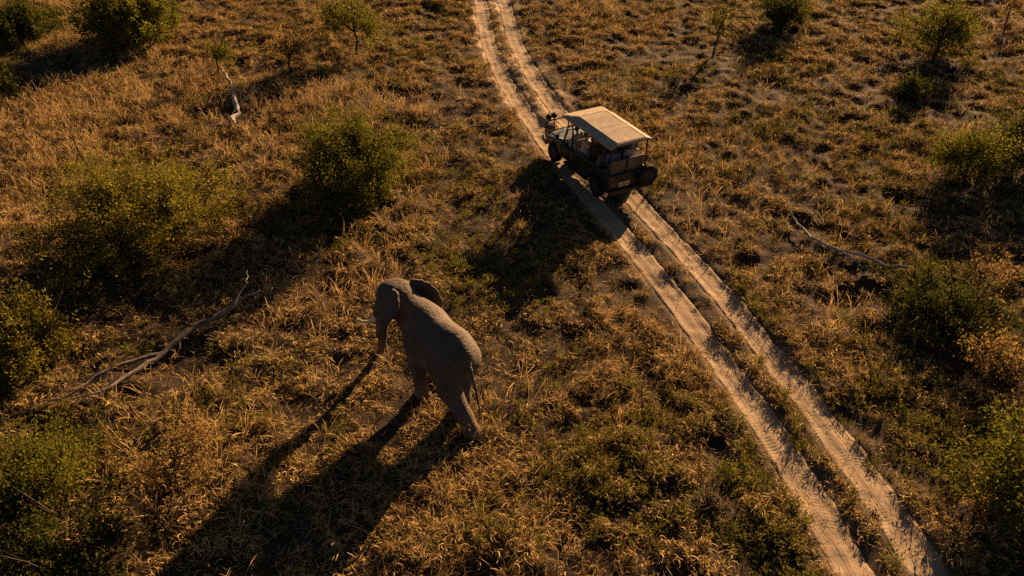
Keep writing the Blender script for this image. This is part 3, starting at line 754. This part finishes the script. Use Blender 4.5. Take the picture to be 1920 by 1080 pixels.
# ------------------------------------------------------------------ bushes and trees
def leaf_quads(C, D, size, rng, asp=.5):
    """rhombic leaves at centres C pointing along D."""
    n = len(C)
    D = D/np.linalg.norm(D, axis=1, keepdims=True)
    r = rng.normal(size=(n, 3)); s = np.cross(D, r); s /= np.linalg.norm(s, axis=1, keepdims=True)+1e-9
    L = (size*rng.uniform(.45, 1.6, n))[:, None]
    nrm = np.cross(s, D)
    V = np.stack([C-D*L*.5, C+s*L*asp*.5+nrm*L*.06, C+D*L*.5, C-s*L*asp*.5+nrm*L*.06], 1).reshape(-1, 3)
    F = np.arange(n*4).reshape(n, 4)
    return V, F
def bush(name, x, y, wd, ht, label, cat, leafm, seed, dens=1.0, leaf=.075, lobes=7, trunk_h=.12, trunk_r=.06, stems=6, spread=.85, spray=.16, low=.25, depth=1.0, group=None, lean=(0, 0), dome=None):
    rng = np.random.default_rng(seed)
    if dome is None: dome = .6 if trunk_h < .3 else .0
    root = empty(name, (x, y, gz(x, y)-.02), rng.uniform(0, 6.28)*0)
    R = wd/2
    # lobes of the crown
    lob = []
    for k in range(lobes):
        a = 2*math.pi*(k+rng.uniform(-.3, .3))/max(lobes-1, 1); rr = 0 if k == 0 else R*rng.uniform(.42, .66)*spread
        hz = ht*(.70 if k == 0 else rng.uniform(low+.08, .66))
        rad = R*rng.uniform(.34, .55)
        lob.append((rr*math.cos(a)+lean[0]*hz, rr*math.sin(a)*depth+lean[1]*hz, hz, rad, min(rad*.75, ht-hz if k == 0 else hz*.9, ht*.36)))
    # twig ends through the lobes, most of them near the outside
    ncl = int(30*dens*wd*wd*.5+70*dens)
    cl = []; owner = []
    tries = 0
    while len(cl) < ncl and tries < ncl*30:
        tries += 1
        k = rng.integers(lobes); l = lob[k]
        d = rng.normal(size=3); d /= np.linalg.norm(d)
        q = rng.uniform(.25, 1.0)**.45*rng.uniform(.85, 1.2)
        p = np.array((l[0]+d[0]*l[3]*q, l[1]+d[1]*l[3]*q*max(depth, .8), l[2]+d[2]*l[4]*q))
        if rng.uniform() < dome:                     # fill the dome down to the ground as well
            az = math.atan2(d[1], d[0]); q = rng.uniform(.12, 1)**.5
            rr = R*(.40+1.0*float(vnoise(az*1.9+10, d[2]*2.2+5, seed+3)))*q
            p = np.array((d[0]*rr, d[1]*rr, ht*.36+d[2]*q*(ht*(.34+.52*float(vnoise(az*2.4, q*2+3.3, seed+9))) if d[2] > 0 else ht*.34)))
            k = int(np.argmin([(p[0]-m[0])**2+(p[1]-m[1])**2+(p[2]-m[2])**2 for m in lob]))
        if p[2] < .06*ht: continue
        if vnoise(p[0]*2.3+p[2]*1.5, p[1]*2.3-p[2]*1.2, seed) < .45: continue
        cl.append(p); owner.append(k)
    cl = np.array(cl); owner = np.array(owner)
    # wood
    mb = MB(); top = np.array((lean[0]*trunk_h*ht, lean[1]*trunk_h*ht, trunk_h*ht))
    if trunk_h > .2:
        pts = [(rng.normal()*.04*t*ht+lean[0]*t*trunk_h*ht, rng.normal()*.04*t*ht, -.05+t*(trunk_h*ht+.05)) for t in (0, .3, .65, 1)]
        mb.tube(pts, [trunk_r*1.35, trunk_r*1.05, trunk_r*.95, trunk_r*.85], 8); top = np.array(pts[-1])
    fork = []
    for k, l in enumerate(lob):
        c = np.array(l[:3])
        b0 = top if trunk_h > .2 else np.array((rng.normal()*.10, rng.normal()*.10, -.04))
        m1 = b0*.6+c*.4+rng.normal(size=3)*.09*R*.6+np.array((0, 0, .06*ht)); m2 = b0*.25+c*.75+rng.normal(size=3)*.06*R
        m1[2] = max(m1[2], .05); m2[2] = max(m2[2], .05)
        r0 = trunk_r*(.75 if trunk_h > .2 else .7)
        mb.tube([b0, m1, m2, c], [r0, r0*.7, r0*.5, r0*.32], 6); fork.append((m1, m2, c))
    for p, k in zip(cl, owner):
        a = fork[k][rng.integers(3)]*.5+fork[k][2]*.5
        mid = (a+p)/2+rng.normal(size=3)*.06
        if rng.uniform() < .8: mb.tube([a, mid, p], [trunk_r*.16+.003, trunk_r*.10+.002, .003], 3, cap=False)
    for k in range(int(10+8*dens)):               # bare shoots poking out of the crown
        f = fork[rng.integers(lobes)]; d = f[2]+np.array((0, 0, .3*ht)); d = d/np.linalg.norm(d)+rng.normal(size=3)*.45; d[2] = max(d[2], .05)
        L = rng.uniform(.25, .55)*R+.25; m = f[2]+d*L*.55+rng.normal(size=3)*.06
        mb.tube([f[2], m, m+d*L*.55+rng.normal(size=3)*.10], [trunk_r*.22+.004, trunk_r*.14+.003, .003], 4, cap=False)
    mb.build('trunk', M['bark'], root, smooth=True)
    # leaves: sprays running outward from each twig end
    per = int(40*dens**.3)
    cen = np.array([lob[k][:3] for k in owner]); out = cl-cen; out /= np.linalg.norm(out, axis=1, keepdims=True)+1e-6
    out = out+rng.normal(size=out.shape)*.55+np.array((0, 0, .12)); out /= np.linalg.norm(out, axis=1, keepdims=True)
    t = rng.normal(size=(ncl if len(cl) == ncl else len(cl), per, 1))*spray*1.6
    C = cl[:, None, :]+out[:, None, :]*t+rng.normal(size=(len(cl), per, 3))*spray*.62
    keep = (C[..., 2] > .03)
    D = out[:, None, :]*.7+rng.normal(size=C.shape)*.75
    sh = np.repeat(rng.uniform(0, 1, len(cl))[:, None], per, 1)*.5+rng.uniform(0, 1, C.shape[:2])*.5
    C = C[keep]; D = D[keep]; sh = sh[keep]
    V, F = leaf_quads(C, D, leaf*1.35, rng)
    me = mesh_np('crown', V, F, False); set_attr(me, 'shade', np.repeat(sh, 4))
    new_obj('crown', me, leafm, root)
    tag(root, label, cat, group)
    return root
LO, LD, LY, LR = M['leaf_olive'], M['leaf_dark'], M['leaf_yellow'], M['leaf_dry']
bush('large_bush', -21.6, 44.6, 6.2, 3.2, 'large dense green bush at the top left edge of the photo', 'bush', LO, 11, 1.3, .10)
bush('bush', -28.6, 45.5, 4.6, 1.9, 'low dark bush at the far top left corner', 'bush', LD, 12, 1.0, .10)
bush('bush', -25.6, 36.6, 2.6, 1.6, 'small dark green bush on the left edge below the corner bush', 'bush', LD, 13, .9, .08)
bush('small_tree', -8.7, 42.8, 3.8, 3.5, 'small olive tree with visible dark trunk left of the track at top', 'tree', LO, 14, .55, .085, 7, .36, .07, low=.35)
bush('small_tree', -11.7, 39.9, 2.7, 2.3, 'small sparse tree with forked dark trunk between the dead branch and the olive tree', 'tree', M['leaf_dry'], 15, .42, .075, 6, .32, .065, low=.4)
bush('small_tree', -15.3, 38.9, 2.2, 2.4, 'thin crooked tree standing at the upper end of the pale dead branch', 'tree', LO, 16, .35, .07, 5, .45, .055, low=.45, lean=(.12, 0))
bush('round_bush', -5.95, 26.9, 4.9, 3.5, 'big round bright green bush between the left thorn bush and the safari vehicle', 'bush', LO, 17, 2.1, .062, 8, low=.22, spray=.17)
bush('thorn_bush', -12.9, 22.9, 7.0, 3.2, 'wide spreading thorn bush with yellow green sprays at left', 'bush', LY, 18, 1.15, .065, 10, .12, .07, low=.2, spray=.15)
bush('bush', -13.9, 16.9, 3.2, 2.1, 'leafy yellow green bush cut by the left edge beside the fallen log', 'bush', LY, 19, 1.2, .065, 7)
bush('bush', -11.4, 12.2, 3.2, 1.5, 'soft feathery green bush in the bottom left corner area', 'bush', LO, 20, 1.3, .055, 7, spray=.2)
bush('sapling', -8.1, 12.4, 2.4, 1.7, 'dry tan sapling with thin dark stem left of the elephant shadow', 'sapling', LR, 21, .55, .055, 6, .42, .035, low=.35, lean=(.12, .05))
bush('small_tree', 11.2, 42.4, 2.2, 3.3, 'thin tree with bare dark stem right of the track at top', 'tree', LY, 22, .32, .075, 5, .5, .06, low=.4, lean=(.08, 0))
bush('bush', 16.4, 47.2, 3.3, 2.3, 'dark bush at the top edge right of the thin tree', 'bush', LD, 23, 1.0, .09, 6, .22, .08)
bush('small_tree', 23.7, 42.6, 4.2, 2.8, 'dark green tree with short trunk near the top right corner', 'tree', LO, 24, .8, .085, 8, .25, .08, low=.3)
bush('small_tree', 30.4, 48.0, 2.0, 1.9, 'thin dry tree at the far top right corner', 'tree', LR, 25, .35, .07, 5, .45, .05, low=.4)
bush('bush', 18.2, 27.7, 3.3, 2.3, 'brownish green bush on the right side beside the edge bush', 'bush', LO, 26, .95, .07, 7, low=.25)
bush('bush', 21.2, 28.6, 3.6, 2.7, 'dark bush cut by the right edge of the photo', 'bush', LD, 27, 1.1, .075, 7)
bush('low_bush', 13.6, 19.2, 4.6, 1.15, 'low dark bush at the lower end of the long thin branch', 'bush', LD, 28, .75, .06, 9, low=.25, spray=.15)
bush('sapling', 15.2, 20.4, 1.8, 1.5, 'dry twiggy sapling growing behind the low dark bush', 'sapling', LR, 29, .35, .05, 5, .4, .03, low=.4)
bush('bush', 12.0, 11.7, 3.8, 2.2, 'green bush in the bottom right corner beside the track', 'bush', LO, 30, 1.3, .06, 7)
bush('seedling', 5.25, 12.45, .9, .8, 'tiny seedling with a thin dark stem left of the lower track', 'seedling', LO, 31, .22, .05, 3, .5, .014, low=.5, spray=.10)
bush('small_bush', 19.6, 36.4, 1.5, 1.1, 'small lone dark green bush below the top right tree', 'bush', LD, 32, .9, .07, 5)
bush('small_bush', 30.0, 40.5, 3.0, 1.8, 'olive bush on the right edge below the corner tree', 'bush', LO, 33, .8, .08, 6)

bush('low_bush', -9.6, 10.4, 2.8, 1.0, 'low ragged bush at the bottom edge in the left corner', 'bush', LD, 34, .9, .06, 7, low=.25)
bush('low_bush', 13.9, 16.2, 2.6, 1.1, 'low brownish bush on the right edge between the low dark bush and corner bush', 'bush', LR, 35, .55, .055, 6, low=.25)

# ------------------------------------------------------------------ fallen dead wood
def log(name, lines, label, matl, cat='branch', lift=.10):
    x0, y0 = lines[0][0][0][:2]
    root = empty(name, (x0, y0, gz(x0, y0)))
    for k, (pts, rr) in enumerate(lines):
        P = [Vector((p[0], p[1], gz(p[0], p[1])+lift+(p[2] if len(p) > 2 else rr[min(i, len(rr)-1)]*.6))) for i, p in enumerate(pts)]
        q = []; rad = []; rng = random.Random(len(name)+k)
        for i in range(len(P)-1):
            for t in range(4):
                s = t/4; q.append(P[i].lerp(P[i+1], s)+Vector((rng.gauss(0, .025), rng.gauss(0, .025), rng.gauss(0, .012)))); rad.append((rr[i]*(1-s)+rr[i+1]*s)*rng.uniform(.85, 1.15))
        q.append(P[-1]); rad.append(rr[-1])
        mb = MB().tube([v-Vector(root.location) for v in q], rad, 8)
        mb.build('trunk' if k == 0 else 'limb', matl, root, smooth=True)
    tag(root, label, cat)
log('dead_branch', [([(-12.95, 33.3), (-12.85, 34.1), (-13.3, 35.3), (-14.2, 37.5, .25), (-15.0, 38.9, .45)], [.13, .13, .115, .07, .03]),
                    ([(-13.1, 34.8, .1), (-12.7, 35.6, .3), (-12.3, 36.1, .45)], [.06, .045, .015]),
                    ([(-12.9, 33.5), (-13.5, 32.9), (-14.2, 32.6)], [.07, .045, .015]),
                    ([(-12.9, 33.5), (-12.6, 32.8)], [.07, .03])],
    'pale bleached dead branch lying crooked in the grass at upper left', M['deadwood'], lift=.18)
log('fallen_log', [([(-8.1, 19.6, .5), (-8.75, 18.6, .25), (-9.5, 18.0), (-10.2, 17.0), (-11.1, 16.4), (-11.8, 15.85)], [.025, .07, .09, .075, .045, .015]),
                   ([(-9.6, 17.9, .06), (-10.3, 16.75), (-10.6, 16.0), (-11.0, 15.3), (-11.7, 14.85)], [.09, .085, .055, .04, .015]),
                   ([(-8.6, 18.7, .3), (-8.3, 19.5, .75), (-8.35, 20.0, 1.0)], [.05, .03, .01]),
                   ([(-8.4, 19.1, .35), (-7.7, 19.6, .5)], [.04, .012]),
                   ([(-11.3, 16.1), (-12.0, 15.0), (-12.4, 14.9)], [.04, .03, .01])],
    'long shaded grey forked log lying between the elephant and the left edge', M['deadwood_shaded'], 'log')
log('thin_branch', [([(10.35, 25.0, .35), (10.42, 24.6, .15), (10.72, 23.4), (11.2, 22.6), (11.9, 22.0), (12.7, 21.6), (13.2, 21.2)], [.015, .035, .045, .05, .06, .065, .06]),
                    ([(11.4, 22.4), (11.75, 21.7), (11.9, 21.4)], [.03, .02, .008]),
                    ([(10.9, 23.1), (11.3, 23.3, .2)], [.02, .006])],
    'long thin bare branch lying in the grass right of the track', M['deadwood'], lift=.20)

# ------------------------------------------------------------------ grass: tufts scattered over the land
def tuft_mesh(name, kind, seed):
    rng = np.random.default_rng(seed); V = []; F = []; sh = []
    def ribbon(P, Wd, shade, tw):
        n = len(P); b = len(V)
        for i, p in enumerate(P):
            d = P[min(i+1, n-1)]-P[max(i-1, 0)]; d = d/(np.linalg.norm(d)+1e-9)
            s = np.cross(d, np.array((0, 0, 1.0))); 
            if np.linalg.norm(s) < .2: s = np.array((math.cos(tw), math.sin(tw), 0))
            s /= np.linalg.norm(s); u = np.cross(s, d); s = s*math.cos(tw)+u*math.sin(tw)
            V.append(p-s*Wd[i]/2); V.append(p+s*Wd[i]/2); sh.extend([shade, shade])
        for i in range(n-1): F.append((b+2*i, b+2*i+1, b+2*i+3, b+2*i+2))
    if kind == 'mat':
        for k in range(12):                       # low tangled, curling blades
            a = rng.uniform(0, 6.28); p = np.array((rng.normal()*.10, rng.normal()*.10, rng.uniform(0, .02)))
            el = rng.uniform(.35, 1.2); L = rng.uniform(.16, .34); n = 5; tn = rng.normal()*1.15; P = [p]
            for i in range(n):
                d = np.array((math.cos(a)*math.cos(el), math.sin(a)*math.cos(el), math.sin(el)))
                p = p+d*L/n; p[2] = max(p[2], .006); P.append(p.copy()); a += tn*.6; el -= rng.uniform(.25, .6)
            w = rng.uniform(.009, .020); ribbon(P, [w, w, w*.95, w*.8, w*.6, w*.25], rng.uniform(), rng.uniform(-.7, .7))
    elif kind == 'tussock':
        for k in range(22):
            a = rng.uniform(0, 6.28); p = np.array((rng.normal()*.05, rng.normal()*.05, 0)); el = rng.uniform(.85, 1.45); L = rng.uniform(.30, .55); n = 5; P = [p]
            tn = rng.normal()*.3; bd = rng.uniform(.12, .42)
            for i in range(n):
                d = np.array((math.cos(a)*math.cos(el), math.sin(a)*math.cos(el), math.sin(el)))
                p = p+d*L/n; p[2] = max(p[2], .006); P.append(p.copy()); a += tn*.5; el -= bd
            w = rng.uniform(.007, .014); ribbon(P, [w, w, w, w*.8, w*.6, w*.2], rng.uniform(), rng.uniform(-.8, .8))
    elif kind == 'stalk':
        for k in range(9):
            a = rng.uniform(0, 6.28); p = np.array((rng.normal()*.08, rng.normal()*.08, 0)); el = rng.uniform(1.0, 1.5); L = rng.uniform(.5, .9); n = 5; P = [p]
            bd = rng.uniform(.03, .25)
            for i in range(n):
                d = np.array((math.cos(a)*math.cos(el), math.sin(a)*math.cos(el), math.sin(el))); p = p+d*L/n; P.append(p.copy()); el -= bd
            ribbon(P, [.007, .007, .007, .010, .022, .006], rng.uniform(), rng.uniform(-.8, .8))
    elif kind == 'forb':
        for k in range(9):
            a = rng.uniform(0, 6.28); p = np.array((rng.normal()*.05, rng.normal()*.05, 0)); el = rng.uniform(.5, 1.3); L = rng.uniform(.12, .30)
            d = np.array((math.cos(a)*math.cos(el), math.sin(a)*math.cos(el), math.sin(el)))
            P = [p, p+d*L*.5, p+d*L+np.array((0, 0, -.02))]; ribbon(P, [.006, .005, .003], rng.uniform(), 0)
            for j in range(7):
                c = p+d*L*(.3+.7*j/6); q = rng.normal(size=3); q[2] = abs(q[2])*.5; q /= np.linalg.norm(q); l = rng.uniform(.035, .065)
                ribbon([c, c+q*l*.5, c+q*l], [.006, .028, .004], rng.uniform(), rng.uniform(-.5, .5))
    elif kind == 'litter':
        for k in range(7):
            a = rng.uniform(0, 6.28); c = np.array((rng.normal()*.22, rng.normal()*.22, rng.uniform(.008, .03))); L = rng.uniform(.06, .24)
            d = np.array((math.cos(a), math.sin(a), rng.normal()*.12)); e = np.array((-d[1], d[0], 0))*rng.normal()*.25
            w = rng.uniform(.008, .016); ribbon([c-d*L/2, c+e*L*.3, c+d*L/2], [w*.7, w, w*.4], rng.uniform(), rng.uniform(-.3, .3))
    F4 = np.array(F); me = mesh_np(name, np.array(V), F4, False); set_attr(me, 'shade', sh)
    return me
def scatter(name, label, meshes, matl, P, rot, scl, idx):
    """one object: tufts instanced on a cloud of points by geometry nodes."""
    me = bpy.data.meshes.new(name); me.vertices.add(len(P)); me.vertices.foreach_set('co', np.asarray(P, np.float32).ravel())
    set_attr(me, 'rot', rot, typ='FLOAT_VECTOR'); set_attr(me, 'scl', scl, typ='FLOAT_VECTOR'); set_attr(me, 'idx', idx, typ='INT')
    o = new_obj(name, me, matl)
    ng = bpy.data.node_groups.new(name+'_nodes', 'GeometryNodeTree')
    ng.interface.new_socket('Geometry', in_out='INPUT', socket_type='NodeSocketGeometry'); ng.interface.new_socket('Geometry', in_out='OUTPUT', socket_type='NodeSocketGeometry')
    gi = ng.nodes.new('NodeGroupInput'); go = ng.nodes.new('NodeGroupOutput')
    jn = ng.nodes.new('GeometryNodeJoinGeometry')
    for m in meshes:
        m.materials.append(matl)
        src = bpy.data.objects.new(m.name, m)
        oi = ng.nodes.new('GeometryNodeObjectInfo'); oi.inputs['Object'].default_value = src; oi.inputs['As Instance'].default_value = False
        g2 = ng.nodes.new('GeometryNodeGeometryToInstance'); ng.links.new(oi.outputs['Geometry'], g2.inputs[0]); ng.links.new(g2.outputs[0], jn.inputs[0])
    ip = ng.nodes.new('GeometryNodeInstanceOnPoints'); ip.inputs['Pick Instance'].default_value = True
    def attr(nm, typ):
        a = ng.nodes.new('GeometryNodeInputNamedAttribute'); a.data_type = typ; a.inputs[0].default_value = nm; return a.outputs[0]
    ng.links.new(gi.outputs[0], ip.inputs['Points']); ng.links.new(jn.outputs[0], ip.inputs['Instance'])
    ng.links.new(attr('idx', 'INT'), ip.inputs['Instance Index'])
    e2r = ng.nodes.new('FunctionNodeEulerToRotation'); ng.links.new(attr('rot', 'FLOAT_VECTOR'), e2r.inputs[0])
    ng.links.new(e2r.outputs[0], ip.inputs['Rotation']); ng.links.new(attr('scl', 'FLOAT_VECTOR'), ip.inputs['Scale'])
    ng.links.new(ip.outputs[0], go.inputs[0])
    md = o.modifiers.new('scatter', 'NODES'); md.node_group = ng
    o['kind'] = 'stuff'; o['label'] = label
    return o
rng = np.random.default_rng(77)
def in_view(x, y, m=4.0): return (np.abs(x) < .662*(.807*y+8.86)+m)
def field(n):
    y = rng.uniform(6.5, 63, n*2); x = rng.uniform(-48, 48, n*2)
    k = in_view(x, y); return x[k], y[k]
# bare and thin places: (x, y, radius x, radius y, strength)
BARE = [(-26.0, 40.5, 4.5, 1.6, .95), (-10.4, 17.6, 2.6, 1.6, .85), (-12.6, 19.6, 2.0, 1.4, .7), (-13.2, 35.2, 1.8, 1.6, .55), (13.2, 16.9, 2.2, 1.5, .75), (-11.3, 15.8, 1.3, 1.4, .9), (-9.2, 18.2, 1.0, .8, .8), (-13.1, 34.5, .7, 1.6, .9), (11.3, 22.5, .5, .9, .8), (12.3, 21.8, .9, .4, .8), (10.6, 23.8, .4, .9, .8),
        (9.3, 42.0, 2.6, 1.4, .6), (21.6, 33.2, 2.0, 2.6, .6), (-.55, 16.6, .9, 1.7, .6), (15.8, 25.2, 2.5, 1.5, .4), (9.8, 14.5, 1.2, 1.8, .5),
        (-4.5, 10.2, 1.4, 1.2, .35), (-7.6, 25.4, 2.4, 1.6, .3), (17, 38.5, 1.6, 1.0, .5), (8.6, 31.0, 1.2, .8, .5)]
GREEN = [(2.3, 13.0, 1.5, 1.5, 1.0), (3.6, 15.0, 1.2, 1.0, .6), (6.0, 10.6, 1.0, 1.0, 1.0), (6.3, 12.6, .8, 1.2, .5), (-2.3, 19.4, .9, 1.0, .7), (-.2, 21.4, 2.2, 2.2, .7), (10.4, 15.8, .9, 2.5, .6), (7.6, 17.5, .3, 5, .7),
         (8.6, 12.2, .5, 4, .5), (-6.2, 23.8, 2.2, 1.2, .6), (-11.0, 13.6, 2.0, 1.6, .5), (11.2, 13.8, 1.5, 1.8, .6), (-12.5, 20.8, 2.6, 1.2, .5), (13.6, 18.0, 2.4, 1.0, .6), (-.6, 11.0, 1.4, 1.0, .35)]
def blobs(x, y, L):
    r = np.zeros_like(x)
    for a, b, rx, ry, s in L: r = np.maximum(r, s*np.exp(-(((x-a)/rx)**2+((y-b)/ry)**2)**1.3))
    return r
def rut_free(x, y, wdt=.54):
    dl, dr = track_d(x, y); q = np.minimum(np.abs(dl), np.abs(dr))
    return q > wdt*(.45+1.05*fbm(x*1.7, y*1.7, 55))
def place(x, y, lo, hi, zs=1.0, tilt=.18):
    n = len(x); z = ground_z(x, y)-.004
    s = rng.uniform(lo, hi, n); S3 = np.stack([s, s, s*rng.uniform(.75, 1.25, n)*zs], -1)
    R3 = np.stack([rng.normal(size=n)*tilt, rng.normal(size=n)*tilt, rng.uniform(0, 6.283, n)], -1)
    return np.stack([x, y, z], -1), R3, S3
# cover is patchy: clumps about half a metre across with soil showing between them
def cover(x, y): return (vnoise(x*1.9, y*1.9, 21)*.6+vnoise(x*.95+9, y*.95, 24)*.4)*.72+fbm(x*.25, y*.25, 22, 3)*.36
x, y = field(100000)
c = cover(x, y); dl, dr = track_d(x, y); mid = (dl > 0) & (dr < 0)
k = (rng.uniform(size=len(x)) < np.clip((c-.485)*5.2, .02, 1)*(1-blobs(x, y, BARE))) & rut_free(x, y)
x, y = x[k], y[k]
P, R3, S3 = place(x, y, .6, 1.4)
mats_ = [tuft_mesh('curled_grass', 'mat', 100+i) for i in range(7)]
print('mat tufts', len(P))
scatter('dry_grass', 'low tangled dry golden grass covering the ground', mats_, M['grass'], P, R3, S3, rng.integers(0, 7, len(P)))
x, y = field(30000)
c = fbm(x*.9, y*.9, 41, 3)*.6+fbm(x*.16, y*.16, 42, 2)*.5+np.where((x < -6) & (y > 24), .12, 0)
k = (rng.uniform(size=len(x)) < np.clip((c-.50)*4, .02, 1)*(1-blobs(x, y, BARE))) & rut_free(x, y, .62) & (np.hypot(x-3.4, y-28.4) > 2.3)
x, y = x[k], y[k]
P, R3, S3 = place(x, y, .45, .95)
print('tussocks', len(P))
scatter('grass_tussocks', 'taller dry grass tussocks among the low grass', [tuft_mesh('tussock', 'tussock', 200+i) for i in range(5)], M['grass'], P, R3, S3, rng.integers(0, 5, len(P)))
x, y = field(16000)
c = fbm(x*.2, y*.2, 61, 2)+np.where((x < -8) & (y > 22), .16, 0)
k = (rng.uniform(size=len(x)) < np.clip((c-.50)*2.4, .02, 1)*(1-blobs(x, y, BARE))) & rut_free(x, y, .7) & (np.hypot(x-3.4, y-28.4) > 2.5)
x, y = x[k], y[k]
P, R3, S3 = place(x, y, .55, 1.0)
print('stalks', len(P))
scatter('grass_stalks', 'pale dry grass stalks with seed heads', [tuft_mesh('stalks', 'stalk', 300+i) for i in range(4)], M['stalk'], P, R3, S3, rng.integers(0, 4, len(P)))
x, y = field(150000)
g = blobs(x, y, GREEN)+np.clip((fbm(x*.35, y*.35, 71, 3)-.57)*2.2, 0, .25)
k = (rng.uniform(size=len(x)) < .72*g*(.25+.9*fbm(x*1.7, y*1.7, 73))) & rut_free(x, y, .4)
x, y = x[k], y[k]
P, R3, S3 = place(x, y, .6, 1.2)
print('forbs', len(P))
scatter('green_ground_cover', 'low green leafy plants growing between the dry grass', [tuft_mesh('forb', 'forb', 400+i) for i in range(4)], M['forb'], P, R3, S3, rng.integers(0, 4, len(P)))
x, y = field(18000)
k = rut_free(x, y, .36); x, y = x[k], y[k]
P, R3, S3 = place(x, y, .7, 1.4, tilt=.05)
scatter('dry_litter', 'scattered dry straw and twig litter on bare soil', [tuft_mesh('litter', 'litter', 500+i) for i in range(4)], M['stalk'], P, R3, S3, rng.integers(0, 4, len(P)))
